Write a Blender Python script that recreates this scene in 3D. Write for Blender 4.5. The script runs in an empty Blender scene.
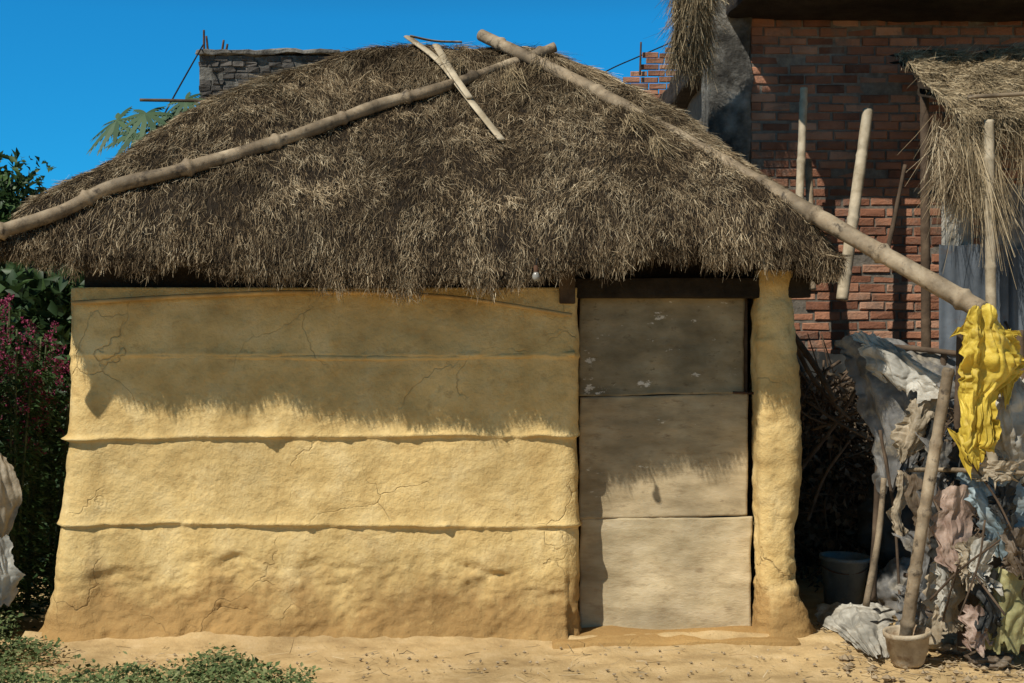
import bpy, bmesh, math, random
import numpy as np
from mathutils import Vector, Matrix
random.seed(4); rng=np.random.default_rng(4)
scene=bpy.context.scene
CAMY=-7.11; CAMZ=1.5; F=1422.2
# survey helper: photo measurement + real depth -> world position
def P(px,py,Y):
    d=Y-CAMY
    return Vector(((px-512)*d/F, Y, CAMZ-(py-341.5)*d/F))

# ---------------------------------------------------------------- noise
def _h(ix,iy,iz,seed):
    h=(ix*374761393+iy*668265263+iz*1440662683+seed*974711)&0xffffffff
    h=((h^(h>>13))*1274126177)&0xffffffff
    h=h^(h>>16)
    return (h&0xffffff)/float(0xffffff)
def vn(x,y,z=0.0,seed=0):
    x,y,z=np.broadcast_arrays(np.asarray(x,float),np.asarray(y,float),np.asarray(z,float))
    ix=np.floor(x).astype(np.int64);iy=np.floor(y).astype(np.int64);iz=np.floor(z).astype(np.int64)
    fx=x-ix;fy=y-iy;fz=z-iz
    fx=fx*fx*(3-2*fx);fy=fy*fy*(3-2*fy);fz=fz*fz*(3-2*fz)
    r=0
    for a in (0,1):
        for b in (0,1):
            for c in (0,1):
                w=(fx if a else 1-fx)*(fy if b else 1-fy)*(fz if c else 1-fz)
                r=r+w*_h(ix+a,iy+b,iz+c,seed)
    return r*2-1
def fbm(x,y,z=0.0,seed=0,o=4):
    r=0;a=1;f=1;t=0
    for i in range(o):
        r=r+a*vn(np.asarray(x)*f,np.asarray(y)*f,np.asarray(z)*f,seed+i*17);t+=a;a*=.5;f*=2.03
    return r/t

# ---------------------------------------------------------------- objects
def finish(o,parent=None,origin=None):
    scene.collection.objects.link(o)
    if parent is not None:
        o.parent=parent
        o.matrix_parent_inverse=Matrix.Translation(parent.location).inverted()
    return o
def meta(o,label,cat,group=None,kind=None):
    if label:o["label"]=label
    if cat:o["category"]=cat
    if group:o["group"]=group
    if kind:o["kind"]=kind
def thing(name,label,cat,loc,group=None):
    e=bpy.data.objects.new(name,None);e.location=Vector(loc);e.empty_display_size=.1
    scene.collection.objects.link(e);meta(e,label,cat,group);return e
def mk(name,V,Fs,mat,parent=None,smooth=True,rnd=None):
    V=np.asarray(V,dtype=np.float32).reshape(-1,3)
    off=np.zeros(3,np.float32)
    if parent is None:
        off=np.array([(V[:,0].min()+V[:,0].max())/2,(V[:,1].min()+V[:,1].max())/2,V[:,2].min()],np.float32)
        V=V-off
    me=bpy.data.meshes.new(name)
    if isinstance(Fs,np.ndarray):
        n,k=Fs.shape
        me.vertices.add(len(V));me.vertices.foreach_set("co",V.ravel())
        me.loops.add(n*k);me.loops.foreach_set("vertex_index",Fs.astype(np.int32).ravel())
        me.polygons.add(n);me.polygons.foreach_set("loop_start",np.arange(0,n*k,k,dtype=np.int32))
        me.update(calc_edges=True);me.validate()
    else:
        me.from_pydata(V.tolist(),[],[list(map(int,f)) for f in Fs]);me.update()
    if smooth: me.polygons.foreach_set("use_smooth",[True]*len(me.polygons))
    if rnd is not None and len(rnd)==len(me.vertices):
        a=me.attributes.new("rnd",'FLOAT','POINT');a.data.foreach_set("value",np.asarray(rnd,np.float32))
    me.materials.append(mat)
    o=bpy.data.objects.new(name,me)
    if parent is None:o.location=[float(c) for c in off]
    return finish(o,parent)
def gridf(nu,nv,close=False):
    i=np.arange(nv-1)[:,None];j=np.arange(nu if close else nu-1)[None,:]
    j2=(j+1)%nu
    return np.stack([i*nu+j,i*nu+j2,(i+1)*nu+j2,(i+1)*nu+j],-1).reshape(-1,4)
class Acc:
    def __init__(s): s.V=[];s.F=[];s.R=[];s.n=0
    def add(s,V,Fs,r=0.5):
        V=np.asarray(V,float).reshape(-1,3);s.V.append(V);s.F+= [[int(i)+s.n for i in f] for f in Fs]
        s.R.append(np.full(len(V),r) if np.isscalar(r) else np.asarray(r));s.n+=len(V)
    def make(s,name,mat,parent=None,smooth=True):
        return mk(name,np.concatenate(s.V),s.F,mat,parent,smooth,np.concatenate(s.R))

def catmull(pts,step):
    pts=[np.array(p,float) for p in pts]
    if len(pts)==2: 
        n=max(2,int(np.linalg.norm(pts[1]-pts[0])/step)+1)
        return np.array([pts[0]+(pts[1]-pts[0])*t for t in np.linspace(0,1,n)])
    Q=[2*pts[0]-pts[1]]+pts+[2*pts[-1]-pts[-2]];out=[]
    for i in range(1,len(Q)-2):
        n=max(2,int(np.linalg.norm(Q[i+1]-Q[i])/step))
        for t in np.linspace(0,1,n,endpoint=False):
            a,b,c,d=Q[i-1],Q[i],Q[i+1],Q[i+2]
            out.append(.5*((2*b)+(c-a)*t+(2*a-5*b+4*c-d)*t*t+(3*b-a-3*c+d)*t**3))
    out.append(pts[-1]);return np.array(out)
def tube(pts,r0,r1,seg=10,node=0,step=.03,flat=1.0,wob=0,seed=0,knot=.13):
    C=catmull(pts,step);n=len(C)
    T=np.gradient(C,axis=0);T/=np.linalg.norm(T,axis=1)[:,None]+1e-9
    s=np.concatenate([[0],np.cumsum(np.linalg.norm(np.diff(C,axis=0),axis=1))]);L=s[-1]
    up=np.array([0,0,1.]) if abs(T[0][2])<.9 else np.array([0,1.,0])
    N=np.cross(T[0],up);N/=np.linalg.norm(N);V=[]
    for i in range(n):
        N=N-T[i]*np.dot(N,T[i]);N/=np.linalg.norm(N);B=np.cross(T[i],N)
        r=r0+(r1-r0)*s[i]/L
        if node:
            ph=((s[i]+seed*.07+.05*math.sin(s[i]*3.1+seed))%node)-node/2
            r*=1+knot*math.exp(-(ph/.013)**2)-.05*math.exp(-((ph-.03)/.02)**2)
        if wob: r*=1+wob*float(fbm(s[i]*6,seed,0,seed,2))
        a=np.arange(seg)*2*math.pi/seg
        V.append(C[i]+r*(np.cos(a)[:,None]*N+flat*np.sin(a)[:,None]*B))
    V=np.concatenate(V);Fs=gridf(seg,n,True).tolist()
    Fs.append(list(range(seg))[::-1]);Fs.append(list(range((n-1)*seg,n*seg)))
    return V,Fs
def pole(name,pts,r0,r1,mat,parent=None,label=None,cat=None,group=None,**k):
    V,Fs=tube(pts,r0,r1,**k);o=mk(name,V,Fs,mat,parent)
    if parent is None: meta(o,label,cat,group)
    return o
def box(name,lo,hi,mat,parent=None,bevel=.01,amp=0,cuts=0,seed=0,fq=4):
    bm=bmesh.new();bmesh.ops.create_cube(bm,size=1)
    lo=Vector(lo);hi=Vector(hi);s=hi-lo;c=(hi+lo)/2
    for v in bm.verts: v.co=Vector((v.co.x*s.x,v.co.y*s.y,v.co.z*s.z))+c
    if bevel: bmesh.ops.bevel(bm,geom=bm.edges[:],offset=bevel,segments=2,affect='EDGES',profile=.6)
    if cuts: bmesh.ops.subdivide_edges(bm,edges=bm.edges[:],cuts=cuts,use_grid_fill=True)
    if amp:
        co=np.array([v.co for v in bm.verts])
        d=[fbm(co[:,0]*fq,co[:,1]*fq,co[:,2]*fq,seed+k*5,4)*amp for k in range(3)]
        for i,v in enumerate(bm.verts): v.co+=Vector((d[0][i],d[1][i],d[2][i]))
    bm.verts.index_update()
    V=[v.co[:] for v in bm.verts];Fs=[[v.index for v in f.verts] for f in bm.faces];bm.free()
    return mk(name,V,Fs,mat,parent,smooth=bool(cuts))
def lathe(prof,c,seg=28,tilt=(0,0),amp=0,seed=0,oval=1):
    prof=np.array(prof,float);a=np.arange(seg)*2*math.pi/seg
    V=np.stack([prof[:,0][:,None]*np.cos(a),prof[:,0][:,None]*np.sin(a)*oval,np.repeat(prof[:,1][:,None],seg,1)],-1).reshape(-1,3)
    if amp: V=V+amp*np.stack([fbm(V[:,0]*9,V[:,1]*9,V[:,2]*9,seed+i) for i in range(3)],-1)
    R=Matrix.Rotation(tilt[0],3,'X')@Matrix.Rotation(tilt[1],3,'Y')
    V=V@np.array(R).T+np.array(c)
    return V,gridf(seg,len(prof),True).tolist()
def blades(root,dr,L,W,bend,rnd):
    N=len(root);dr=dr/np.linalg.norm(dr,axis=1)[:,None]
    rv=rng.normal(size=(N,3));sd=np.cross(dr,rv);sd/=np.linalg.norm(sd,axis=1)[:,None]+1e-9
    L=L[:,None];W=W[:,None]*.5
    p=[root,root+dr*L*.5+bend*.25,root+dr*L+bend]
    V=np.stack([p[0]-sd*W,p[0]+sd*W,p[1]-sd*W,p[1]+sd*W,p[2]-sd*W*.5,p[2]+sd*W*.5],1).reshape(-1,3)
    b=np.arange(N)[:,None]*6
    Fq=np.concatenate([b+np.array([[0,1,3,2]]),b+np.array([[2,3,5,4]])])
    return V,Fq,np.repeat(rnd,6)
def leaves(c,dr,nrm,L,W,rnd,fold=.25):
    N=len(c);dr=dr/np.linalg.norm(dr,axis=1)[:,None]
    sd=np.cross(dr,nrm);sd/=np.linalg.norm(sd,axis=1)[:,None]+1e-9
    up=np.cross(sd,dr);L=L[:,None];W=W[:,None]*.5
    m=c+dr*L*.45
    V=np.stack([c,m-sd*W+up*W*fold*2,m,m+sd*W+up*W*fold*2,c+dr*L-up*L*.12],1).reshape(-1,3)
    b=np.arange(N)[:,None]*5
    Fq=np.concatenate([b+np.array([[0,2,1]]),b+np.array([[0,3,2]]),b+np.array([[1,2,4]]),b+np.array([[2,3,4]])])
    return V,Fq,np.repeat(rnd,5)

# ---------------------------------------------------------------- materials
def M(name,ramp,scale=6,detail=8,rough=.9,bump=.3,bscale=40,bdist=.01,attr=None,stretch=(1,1,1),var=.35,varscale=1.3,spec=.2,amix=.7,metal=0,trans=0,crack=None,zgrad=None,spots=None,spots2=None):
    m=bpy.data.materials.new(name);m.use_nodes=True;nt=m.node_tree;N=nt.nodes;Lk=nt.links
    b=N["Principled BSDF"];b.inputs["Roughness"].default_value=rough
    b.inputs["Specular IOR Level"].default_value=spec;b.inputs["Metallic"].default_value=metal
    tc=N.new("ShaderNodeTexCoord");mp=N.new("ShaderNodeMapping");mp.inputs["Scale"].default_value=stretch
    Lk.new(tc.outputs["Object"],mp.inputs["Vector"])
    n=N.new("ShaderNodeTexNoise");n.inputs["Scale"].default_value=scale;n.inputs["Detail"].default_value=detail;n.inputs["Roughness"].default_value=.62
    Lk.new(mp.outputs[0],n.inputs["Vector"])
    fac=n.outputs["Fac"]
    def math_(op,a,b_=None,c=None):
        q=N.new("ShaderNodeMath");q.operation=op
        for i,v in enumerate((a,b_,c)):
            if v is None: continue
            if isinstance(v,(int,float)): q.inputs[i].default_value=v
            else: Lk.new(v,q.inputs[i])
        return q.outputs[0]
    def mix(f,a,b_,mode='MIX'):
        q=N.new("ShaderNodeMix");q.data_type='RGBA';q.blend_type=mode
        for s,v in ((q.inputs[0],f),(q.inputs[6],a),(q.inputs[7],b_)):
            if isinstance(v,(int,float)): s.default_value=v
            elif isinstance(v,tuple): s.default_value=(*v,1)
            else: Lk.new(v,s)
        return q.outputs[2]
    if attr:
        at=N.new("ShaderNodeAttribute");at.attribute_name=attr
        fac=math_('ADD',math_('MULTIPLY',fac,1-amix),math_('MULTIPLY',at.outputs["Fac"],amix))
    cr=N.new("ShaderNodeValToRGB");e=cr.color_ramp.elements
    while len(e)<len(ramp): e.new(.5)
    for i,(p,c) in enumerate(ramp): e[i].position=p;e[i].color=(*c,1)
    Lk.new(fac,cr.inputs[0]);col=cr.outputs[0]
    n2=N.new("ShaderNodeTexNoise");n2.inputs["Scale"].default_value=varscale;n2.inputs["Detail"].default_value=5
    Lk.new(tc.outputs["Object"],n2.inputs["Vector"])
    mr=N.new("ShaderNodeMapRange");mr.inputs[1].default_value=.3;mr.inputs[2].default_value=.7
    mr.inputs[3].default_value=1-var;mr.inputs[4].default_value=1+var*.25;Lk.new(n2.outputs["Fac"],mr.inputs[0])
    cb=N.new("ShaderNodeCombineColor")
    for i in range(3): Lk.new(mr.outputs[0],cb.inputs[i])
    col=mix(1.0,col,cb.outputs[0],'MULTIPLY')
    if zgrad:
        sx=N.new("ShaderNodeSeparateXYZ");Lk.new(tc.outputs["Object"],sx.inputs[0])
        nz_=N.new("ShaderNodeTexNoise");nz_.inputs["Scale"].default_value=3.2;nz_.inputs["Detail"].default_value=9;nz_.inputs["Roughness"].default_value=.7
        Lk.new(tc.outputs["Object"],nz_.inputs["Vector"])
        zz=math_('ADD',sx.outputs[2],math_('MULTIPLY',math_('SUBTRACT',nz_.outputs["Fac"],.5),1.0))
        g=N.new("ShaderNodeMapRange");g.inputs[1].default_value=zgrad[0];g.inputs[2].default_value=zgrad[1];g.inputs[3].default_value=zgrad[3];g.inputs[4].default_value=0
        Lk.new(zz,g.inputs[0]);col=mix(g.outputs[0],col,mix(1.0,zgrad[2],cb.outputs[0],'MULTIPLY'))
    for sp in (spots,spots2):
        if not sp: continue
        n4=N.new("ShaderNodeTexNoise");n4.inputs["Scale"].default_value=sp[0];n4.inputs["Detail"].default_value=10;n4.inputs["Roughness"].default_value=.7
        Lk.new(mp.outputs[0],n4.inputs["Vector"])
        g=N.new("ShaderNodeMapRange");g.inputs[1].default_value=sp[1];g.inputs[2].default_value=sp[2];Lk.new(n4.outputs["Fac"],g.inputs[0])
        col=mix(g.outputs[0],col,sp[3])
    n3=N.new("ShaderNodeTexNoise");n3.inputs["Scale"].default_value=bscale;n3.inputs["Detail"].default_value=9;n3.inputs["Roughness"].default_value=.65
    Lk.new(mp.outputs[0],n3.inputs["Vector"]);h=n3.outputs["Fac"]
    if crack:
        wv=N.new("ShaderNodeVectorMath");wv.operation='MULTIPLY_ADD'
        Lk.new(n2.outputs["Color"],wv.inputs[0]);wv.inputs[1].default_value=(.9,.9,.9);Lk.new(tc.outputs["Object"],wv.inputs[2])
        vo=N.new("ShaderNodeTexVoronoi");vo.feature='DISTANCE_TO_EDGE';vo.inputs["Scale"].default_value=crack[0]
        Lk.new(wv.outputs[0],vo.inputs["Vector"])
        g=N.new("ShaderNodeMapRange");g.inputs[1].default_value=0;g.inputs[2].default_value=crack[1];g.inputs[3].default_value=1;g.inputs[4].default_value=0
        Lk.new(vo.outputs["Distance"],g.inputs[0])
        ms=N.new("ShaderNodeMapRange");ms.inputs[1].default_value=.48;ms.inputs[2].default_value=.62;Lk.new(n2.outputs["Fac"],ms.inputs[0])
        ck=math_('MULTIPLY',g.outputs[0],ms.outputs[0])
        col=mix(math_('MULTIPLY',ck,.35),col,(.20,.13,.06));h=math_('SUBTRACT',h,math_('MULTIPLY',ck,.7))
    Lk.new(col,b.inputs["Base Color"])
    if bump:
        bp=N.new("ShaderNodeBump");bp.inputs["Strength"].default_value=bump;bp.inputs["Distance"].default_value=bdist
        Lk.new(h,bp.inputs["Height"]);Lk.new(bp.outputs[0],b.inputs["Normal"])
    if trans:
        t=N.new("ShaderNodeBsdfTranslucent");Lk.new(col,t.inputs[0]);ms=N.new("ShaderNodeMixShader");ms.inputs[0].default_value=trans
        Lk.new(b.outputs[0],ms.inputs[1]);Lk.new(t.outputs[0],ms.inputs[2]);Lk.new(ms.outputs[0],N["Material Output"].inputs[0])
    return m
m_mud=M("mud_plaster",[(.3,(.55,.365,.135)),(.5,(.71,.505,.21)),(.72,(.82,.62,.30))],scale=5,bump=.75,bscale=42,bdist=.013,var=.28,varscale=1.7,crack=(1.6,.008),zgrad=(.16,.42,(.38,.225,.08),.95),spots=(14,.54,.74,(.46,.30,.115)))
m_soil=M("soil",[(.3,(.40,.27,.125)),(.5,(.56,.395,.19)),(.7,(.66,.485,.26))],scale=7,bump=.6,bscale=45,bdist=.012,var=.38,varscale=1.1,spots=(34,.60,.7,(.28,.18,.09)))
m_thb=M("thatch_base",[(.3,(.010,.007,.004)),(.7,(.04,.028,.017))],scale=60,bump=1,bscale=120,stretch=(1,.25,.25))
m_straw=M("thatch_straw",[(.10,(.020,.013,.007)),(.34,(.090,.061,.034)),(.56,(.235,.170,.098)),(.76,(.47,.365,.225)),(1,(.70,.58,.39))],attr="rnd",scale=4,bump=0,var=.42,varscale=2.2,spec=.1,amix=.88)
m_pale=M("pale_straw",[(.1,(.07,.05,.028)),(.5,(.31,.235,.135)),(.9,(.64,.51,.32))],attr="rnd",scale=4,bump=0,var=.35,varscale=3,spec=.1,amix=.88)
m_bam=M("weathered_bamboo",[(.3,(.12,.088,.055)),(.5,(.29,.22,.14)),(.72,(.52,.42,.285))],scale=6,bump=.5,bscale=50,bdist=.006,var=.5,varscale=7,rough=.7,spec=.25,spots=(16,.54,.66,(.06,.045,.03)))
m_bamp=M("pale_bamboo",[(.3,(.30,.235,.145)),(.6,(.55,.46,.32))],scale=9,bump=.4,bscale=60,bdist=.005,var=.4,varscale=5,rough=.65,spots=(14,.6,.72,(.14,.1,.06)))
m_rail=M("tan_bamboo",[(.3,(.40,.25,.10)),(.6,(.62,.42,.18))],scale=9,bump=.4,bscale=60,bdist=.005,var=.4,varscale=5,rough=.85,spec=.05)
m_wood=M("old_wood",[(.3,(.045,.03,.02)),(.6,(.13,.09,.058)),(.8,(.22,.16,.10))],scale=8,bump=.5,bscale=50,bdist=.006,var=.4,varscale=5)
m_dwood=M("dark_wood",[(.3,(.012,.009,.006)),(.7,(.04,.03,.02))],scale=12,bump=.5)  # very dark brown wood for lintel, rafters and eave boards
m_door=[M("door_sheet_grey",[(.3,(.22,.175,.10)),(.55,(.34,.275,.165)),(.75,(.44,.37,.235))],scale=5,stretch=(1,1,2.0),bump=.35,bscale=35,bdist=.006,var=.45,varscale=3,spots=(6,.625,.65,(.66,.60,.49)),spots2=(16,.58,.7,(.14,.105,.06))),
        M("door_sheet_brown",[(.3,(.34,.26,.145)),(.55,(.50,.39,.23)),(.75,(.60,.48,.30))],scale=5,stretch=(1,1,3),bump=.35,bscale=35,bdist=.006,var=.42,varscale=3,spots=(11,.55,.72,(.22,.16,.09)),spots2=(6,.66,.69,(.68,.60,.45))),
        M("door_sheet_tan",[(.3,(.42,.325,.18)),(.55,(.58,.465,.28)),(.75,(.68,.56,.36))],scale=5,stretch=(1,1,3),bump=.45,bscale=35,bdist=.007,var=.4,varscale=3,spots=(11,.54,.74,(.30,.215,.12)))]
m_brick=M("red_brick",[(.05,(.08,.044,.032)),(.35,(.27,.115,.066)),(.65,(.43,.20,.115)),(1,(.54,.35,.24))],attr="rnd",amix=.6,scale=11,bump=.9,bscale=60,bdist=.010,var=.5,varscale=2.5,spots=(6,.52,.70,(.17,.125,.095)))
m_mortar=M("mortar",[(.3,(.11,.095,.075)),(.7,(.26,.225,.18))],scale=20,bump=.8,bscale=60)
m_cem=M("stained_cement",[(.3,(.05,.045,.038)),(.5,(.15,.14,.12)),(.75,(.30,.285,.25))],scale=7,bump=1,bscale=22,bdist=.03,var=.55,varscale=3.5)
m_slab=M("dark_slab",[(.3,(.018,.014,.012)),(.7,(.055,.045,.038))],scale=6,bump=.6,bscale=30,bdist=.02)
m_leaf=M("dark_leaf",[(.1,(.016,.036,.012)),(.5,(.042,.085,.026)),(.95,(.10,.165,.05))],attr="rnd",scale=5,bump=0,spec=.35,rough=.5,trans=.25,var=.3)
m_pap=M("papaya_leaf",[(.1,(.03,.068,.034)),(.9,(.085,.145,.07))],attr="rnd",scale=5,bump=0,spec=.35,rough=.55,trans=.12,var=.2)
m_weed=M("weed_leaf",[(.1,(.035,.06,.018)),(.5,(.11,.155,.055)),(.95,(.30,.31,.14))],attr="rnd",scale=5,bump=0,trans=.2,var=.3,amix=.85)
m_mag=M("magenta_flower",[(.1,(.11,.012,.035)),(.5,(.27,.035,.09)),(.95,(.45,.14,.22))],attr="rnd",scale=5,bump=0,trans=.2,var=.2)
m_stem=M("plant_stem",[(.3,(.05,.07,.03)),(.7,(.12,.13,.06))],scale=9)
m_bark=M("bark",[(.3,(.05,.04,.03)),(.7,(.14,.11,.08))],scale=12,bump=.8)
def cloth_mat(n,a,b,sp=(.15,.12,.08),rough=.55,tr=.16,lo=.50): return M(n,[(.3,a),(.7,b)],scale=6,bump=.45,bscale=12,bdist=.02,var=.42,varscale=6,rough=rough,spec=.4,trans=tr,spots=(8,lo,.72,sp))
m_yel=cloth_mat("yellow_plastic",(.62,.42,.03),(.85,.64,.10),(.52,.38,.11),lo=.56)
m_wht=cloth_mat("dirty_white_plastic",(.42,.39,.32),(.70,.66,.56),(.25,.20,.13))
m_gry=cloth_mat("grey_tarpaulin",(.12,.115,.105),(.27,.255,.23),(.42,.36,.26))
m_blu=cloth_mat("bluish_plastic",(.18,.26,.29),(.38,.45,.46))
m_pnk=cloth_mat("pinkish_rag",(.38,.24,.18),(.58,.44,.34))
m_bge=cloth_mat("beige_sack",(.38,.30,.19),(.60,.49,.34))
m_grn=cloth_mat("greenish_sack",(.30,.28,.11),(.48,.43,.20))
m_brn=cloth_mat("brown_rag",(.09,.06,.038),(.22,.16,.10))
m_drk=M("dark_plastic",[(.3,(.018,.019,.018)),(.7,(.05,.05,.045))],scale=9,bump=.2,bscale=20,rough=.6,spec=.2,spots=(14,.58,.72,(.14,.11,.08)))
m_bkt=M("grey_bucket_plastic",[(.3,(.10,.115,.11)),(.7,(.22,.23,.21))],scale=9,bump=.2,bscale=20,rough=.45,spec=.4,spots=(14,.55,.72,(.28,.23,.16)))
m_pot=M("cream_pot",[(.3,(.34,.26,.16)),(.7,(.58,.48,.34))],scale=14,bump=.6,bscale=40,bdist=.008,rough=.6,spots=(10,.52,.66,(.20,.12,.06)))
m_tin=M("dark_tin",[(.3,(.055,.065,.075)),(.7,(.15,.17,.19))],scale=4,bump=.3,bscale=20,rough=.6,spec=.4,spots=(7,.58,.7,(.12,.07,.04)))
m_rust=M("rust_steel",[(.3,(.05,.03,.02)),(.7,(.14,.07,.04))],scale=20)
m_cable=M("cable_rubber",[(.3,(.01,.01,.01)),(.7,(.03,.03,.03))],bump=0)
m_bulb=M("bulb_glass",[(.3,(.22,.21,.18)),(.7,(.34,.32,.28))],bump=0,rough=.2,spec=.5,var=.05)
m_stone=M("stone",[(.3,(.22,.16,.09)),(.7,(.46,.35,.22))],scale=14,bump=.6)

# ---------------------------------------------------------------- ground
def axis(a,b,st,far):
    f=np.arange(a,b,st);g=np.geomspace(st*2,far,26)
    return np.concatenate([(a-g)[::-1],f,b+g])
gx=axis(-3.2,3.6,.025,400);gy=axis(-1.6,2.8,.025,400)
X,Yg=np.meshgrid(gx,gy)
near=np.exp(-np.maximum(0,np.abs(X)-4)/3)*np.exp(-np.maximum(0,np.abs(Yg)-4)/3)
Z=(.014*fbm(X*2,Yg*2,0,1)+.008*fbm(X*9,Yg*9,0,2)+.004*fbm(X*30,Yg*30,0,3))*near
Z+=.05*np.exp(-np.abs(Yg+.02)/.18)*((X>-2.45)&(X<1.65))*(1+.5*fbm(X*3,0,0,5))
Z+=np.where(X>1.6,.02*fbm(X*12,Yg*12,0,9),0)*near
g_=mk("ground",np.stack([X,Yg,Z],-1).reshape(-1,3),gridf(len(gx),len(gy)),m_soil);g_["kind"]="structure";g_["label"]="bare tan packed earth yard"

# ---------------------------------------------------------------- mud hut
hut=thing("mud_hut","yellow mud walled hut with thick brown thatched roof and sheet door","hut",(-.35,1.1,0))
def wallmesh(name,path,H,bands,seed,sm=7,post=0):
    C=[];n=len(path)
    for i in range(n):
        a=np.array(path[i]);b=np.array(path[(i+1)%n]);k=max(1,int(np.linalg.norm(b-a)/.012))
        for t in range(k): C.append(a+(b-a)*t/k)
    C=np.array(C)
    for _ in range(sm): C=(np.roll(C,1,0)+2*C+np.roll(C,-1,0))/4
    T=np.roll(C,-1,0)-np.roll(C,1,0);T/=np.linalg.norm(T,axis=1)[:,None]
    Nn=np.stack([T[:,1],-T[:,0]],-1)
    nz=int(H/.008)+1;z=np.linspace(-.08,H,nz)
    x=C[:,0][None,:];y=C[:,1][None,:];zz=z[:,None];NX=Nn[:,0][None,:]
    q=x+y*.7
    d=.015*fbm(q*1.5,zz*2.0,0,seed)+.0065*fbm(q*6,zz*8,0,seed+3)+.0038*fbm(q*22,zz*24,0,seed+7,3)
    jamb=((x>.2)&(x<.4)&(NX>.2))|((x<1.30)&(x>1.2)&(NX<-.2)&(y<.4))
    inner=np.where(jamb,.35,1.)
    d=d+(.10+.05*post*np.clip(NX,0,1))*np.exp(-np.maximum(zz,0)/.17)*(1+.4*fbm(q*3,zz*2,0,seed+9))*inner
    d=d+(.085*(1-zz/H)+.008*np.sin(zz*4))*np.clip(-NX*1.5,0,1)*(x<-2.0)
    if post: d=d+.026*fbm(zz*3+4,q*2,0,77,4)*(~jamb)+.008*fbm(zz*14,q*10,0,79,3)+.03*np.exp(-((zz-.95)/.25)**2)*np.clip(NX,0,1)*(x>1.3)*(y<.5)
    low=np.clip((.38+.16*fbm(q*2,0,0,seed+23)-zz)/.05,0,1)
    fl=np.clip(fbm(q*5,zz*6,0,seed+21)*3-.2,0,1);d=d-(.016*fl+.008)*low+.009*low*fbm(q*30,zz*30,0,seed+25,3)
    for bz,am in bands:
        w=bz+.020*fbm(q*.9,0,0,seed+31+int(bz*50))+.008*fbm(q*7,0,0,seed+33+int(bz*50))
        u=zz-w;kk=am*(1+.9*fbm(q*5,0,bz,seed+35))
        kk=kk+am*1.1*np.clip(fbm(q*12,0,bz*3,seed+39,2)*4-1.8,0,1)*np.exp(-(u/.02)**2)
        d=d+kk*np.where(u>0,.6*np.exp(-u/.014)+.4*np.exp(-u/.06),np.exp(-(u/.008)**2))-.25*kk*np.where(u<0,np.exp(u/.04),0)
    Vx=x+NX*d;Vy=y+Nn[:,1][None,:]*d
    V=np.stack([Vx,Vy,np.broadcast_to(zz,Vx.shape)],-1).reshape(-1,3)
    Fs=gridf(len(C),nz,True).tolist();Fs.append(list(range((nz-1)*len(C),nz*len(C))))
    return mk(name,V,Fs,m_mud,hut)
wallmesh("wall",[(-2.20,2.2),(-2.23,.13),(-2.19,.03),(-2.10,.0),(.28,.0),(.335,.03),(.335,.26),(-1.94,.26),(-1.94,2.2)],1.77,[(1.43,.010),(1.02,.020),(.575,.021)],3,10)
wallmesh("wall",[(1.24,.02),(1.28,.0),(1.38,.0),(1.43,.05),(1.43,2.2),(-1.95,2.2),(-1.95,2.05),(1.28,2.05),(1.28,.28),(1.24,.26)],1.86,[],50,8,1)

# roof height field
ZE=2.0;ZR=3.29;XL=-2.46;XR=1.56;YF=-.43
wx=[-2.5,-2.3,-2.05,-1.75,-1.4,-1.0,-.5,0,.3,.7,1.1,1.4,1.6];wz=[.19,.13,.05,.03,.03,-.025,-.045,-.025,.035,.09,.07,.06,.07]
def roofz(x,y,nz=True):
    x=np.asarray(x,float);y=np.asarray(y,float)
    a=(y-YF)/1.53;b=(2.65-y)/1.55;c=(x-XL)/1.78;d=(XR-x)/1.38
    k=14.
    t=-np.log(np.exp(-k*a)+np.exp(-k*b)+np.exp(-k*c)+np.exp(-k*d)+np.exp(-k*1.02))/k
    t=np.clip(t,-.02,1)
    f=t+.04*np.sin(np.pi*np.clip(t,0,1))
    z=ZE+(ZR-ZE)*f
    z=z+.12*np.exp(-((x+1.7)/.7)**2)*np.clip(t*2.5,0,1)
    z=z-.12*np.clip(1-t/.11,0,1.08)**2
    z=z+np.interp(x,wx,wz)*np.clip(1-t*1.2,0,1)
    if nz: z=z+.035*fbm(x*2.2,y*2.2,0,61)+.022*fbm(x*8,y*8,0,62)
    return z
nx,ny=260,190
rx=np.linspace(XL,XR,nx);ry=np.linspace(YF,2.65,ny);RX,RY=np.meshgrid(rx,ry);RZ=roofz(RX,RY)
top=np.stack([RX,RY,RZ-.015],-1).reshape(-1,3)
und=np.stack([RX*.985,RY*.97+.03,np.minimum(RZ-.06,RZ-.14+.08*np.exp(-(RY-YF)/.1))],-1).reshape(-1,3)
ft=gridf(nx,ny);fb=ft[:,::-1]+nx*ny
bd=[*range(nx)]+[i*nx+nx-1 for i in range(1,ny)]+[(ny-1)*nx+j for j in range(nx-2,-1,-1)]+[i*nx for i in range(ny-2,0,-1)]
bd=np.array(bd);b2=np.roll(bd,-1);fs=np.stack([bd,bd+nx*ny,b2+nx*ny,b2],-1)
roof=mk("roof",np.concatenate([top,und]),np.concatenate([ft,fb,fs]),m_thb,hut)
N=370000
sx=rng.uniform(XL,XR,N);sy=rng.uniform(YF,2.65,N)
keep=(sy<1.2)|(rng.random(N)<.12);sx=sx[keep];sy=sy[keep];N=len(sx)
e=.05
gxx=(roofz(sx+e,sy)-roofz(sx-e,sy))/(2*e);gyy=(roofz(sx,sy+e)-roofz(sx,sy-e))/(2*e)
g0=np.stack([-gxx,-gyy],-1);gn=np.linalg.norm(g0,axis=1)[:,None]+1e-6
down=g0/gn
upper=np.clip((sy-.25)/.6,0,1)
ang=(.7*fbm(sx*6,sy*6,0,70)+rng.normal(size=N)*.45)*(1-.55*upper)
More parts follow.
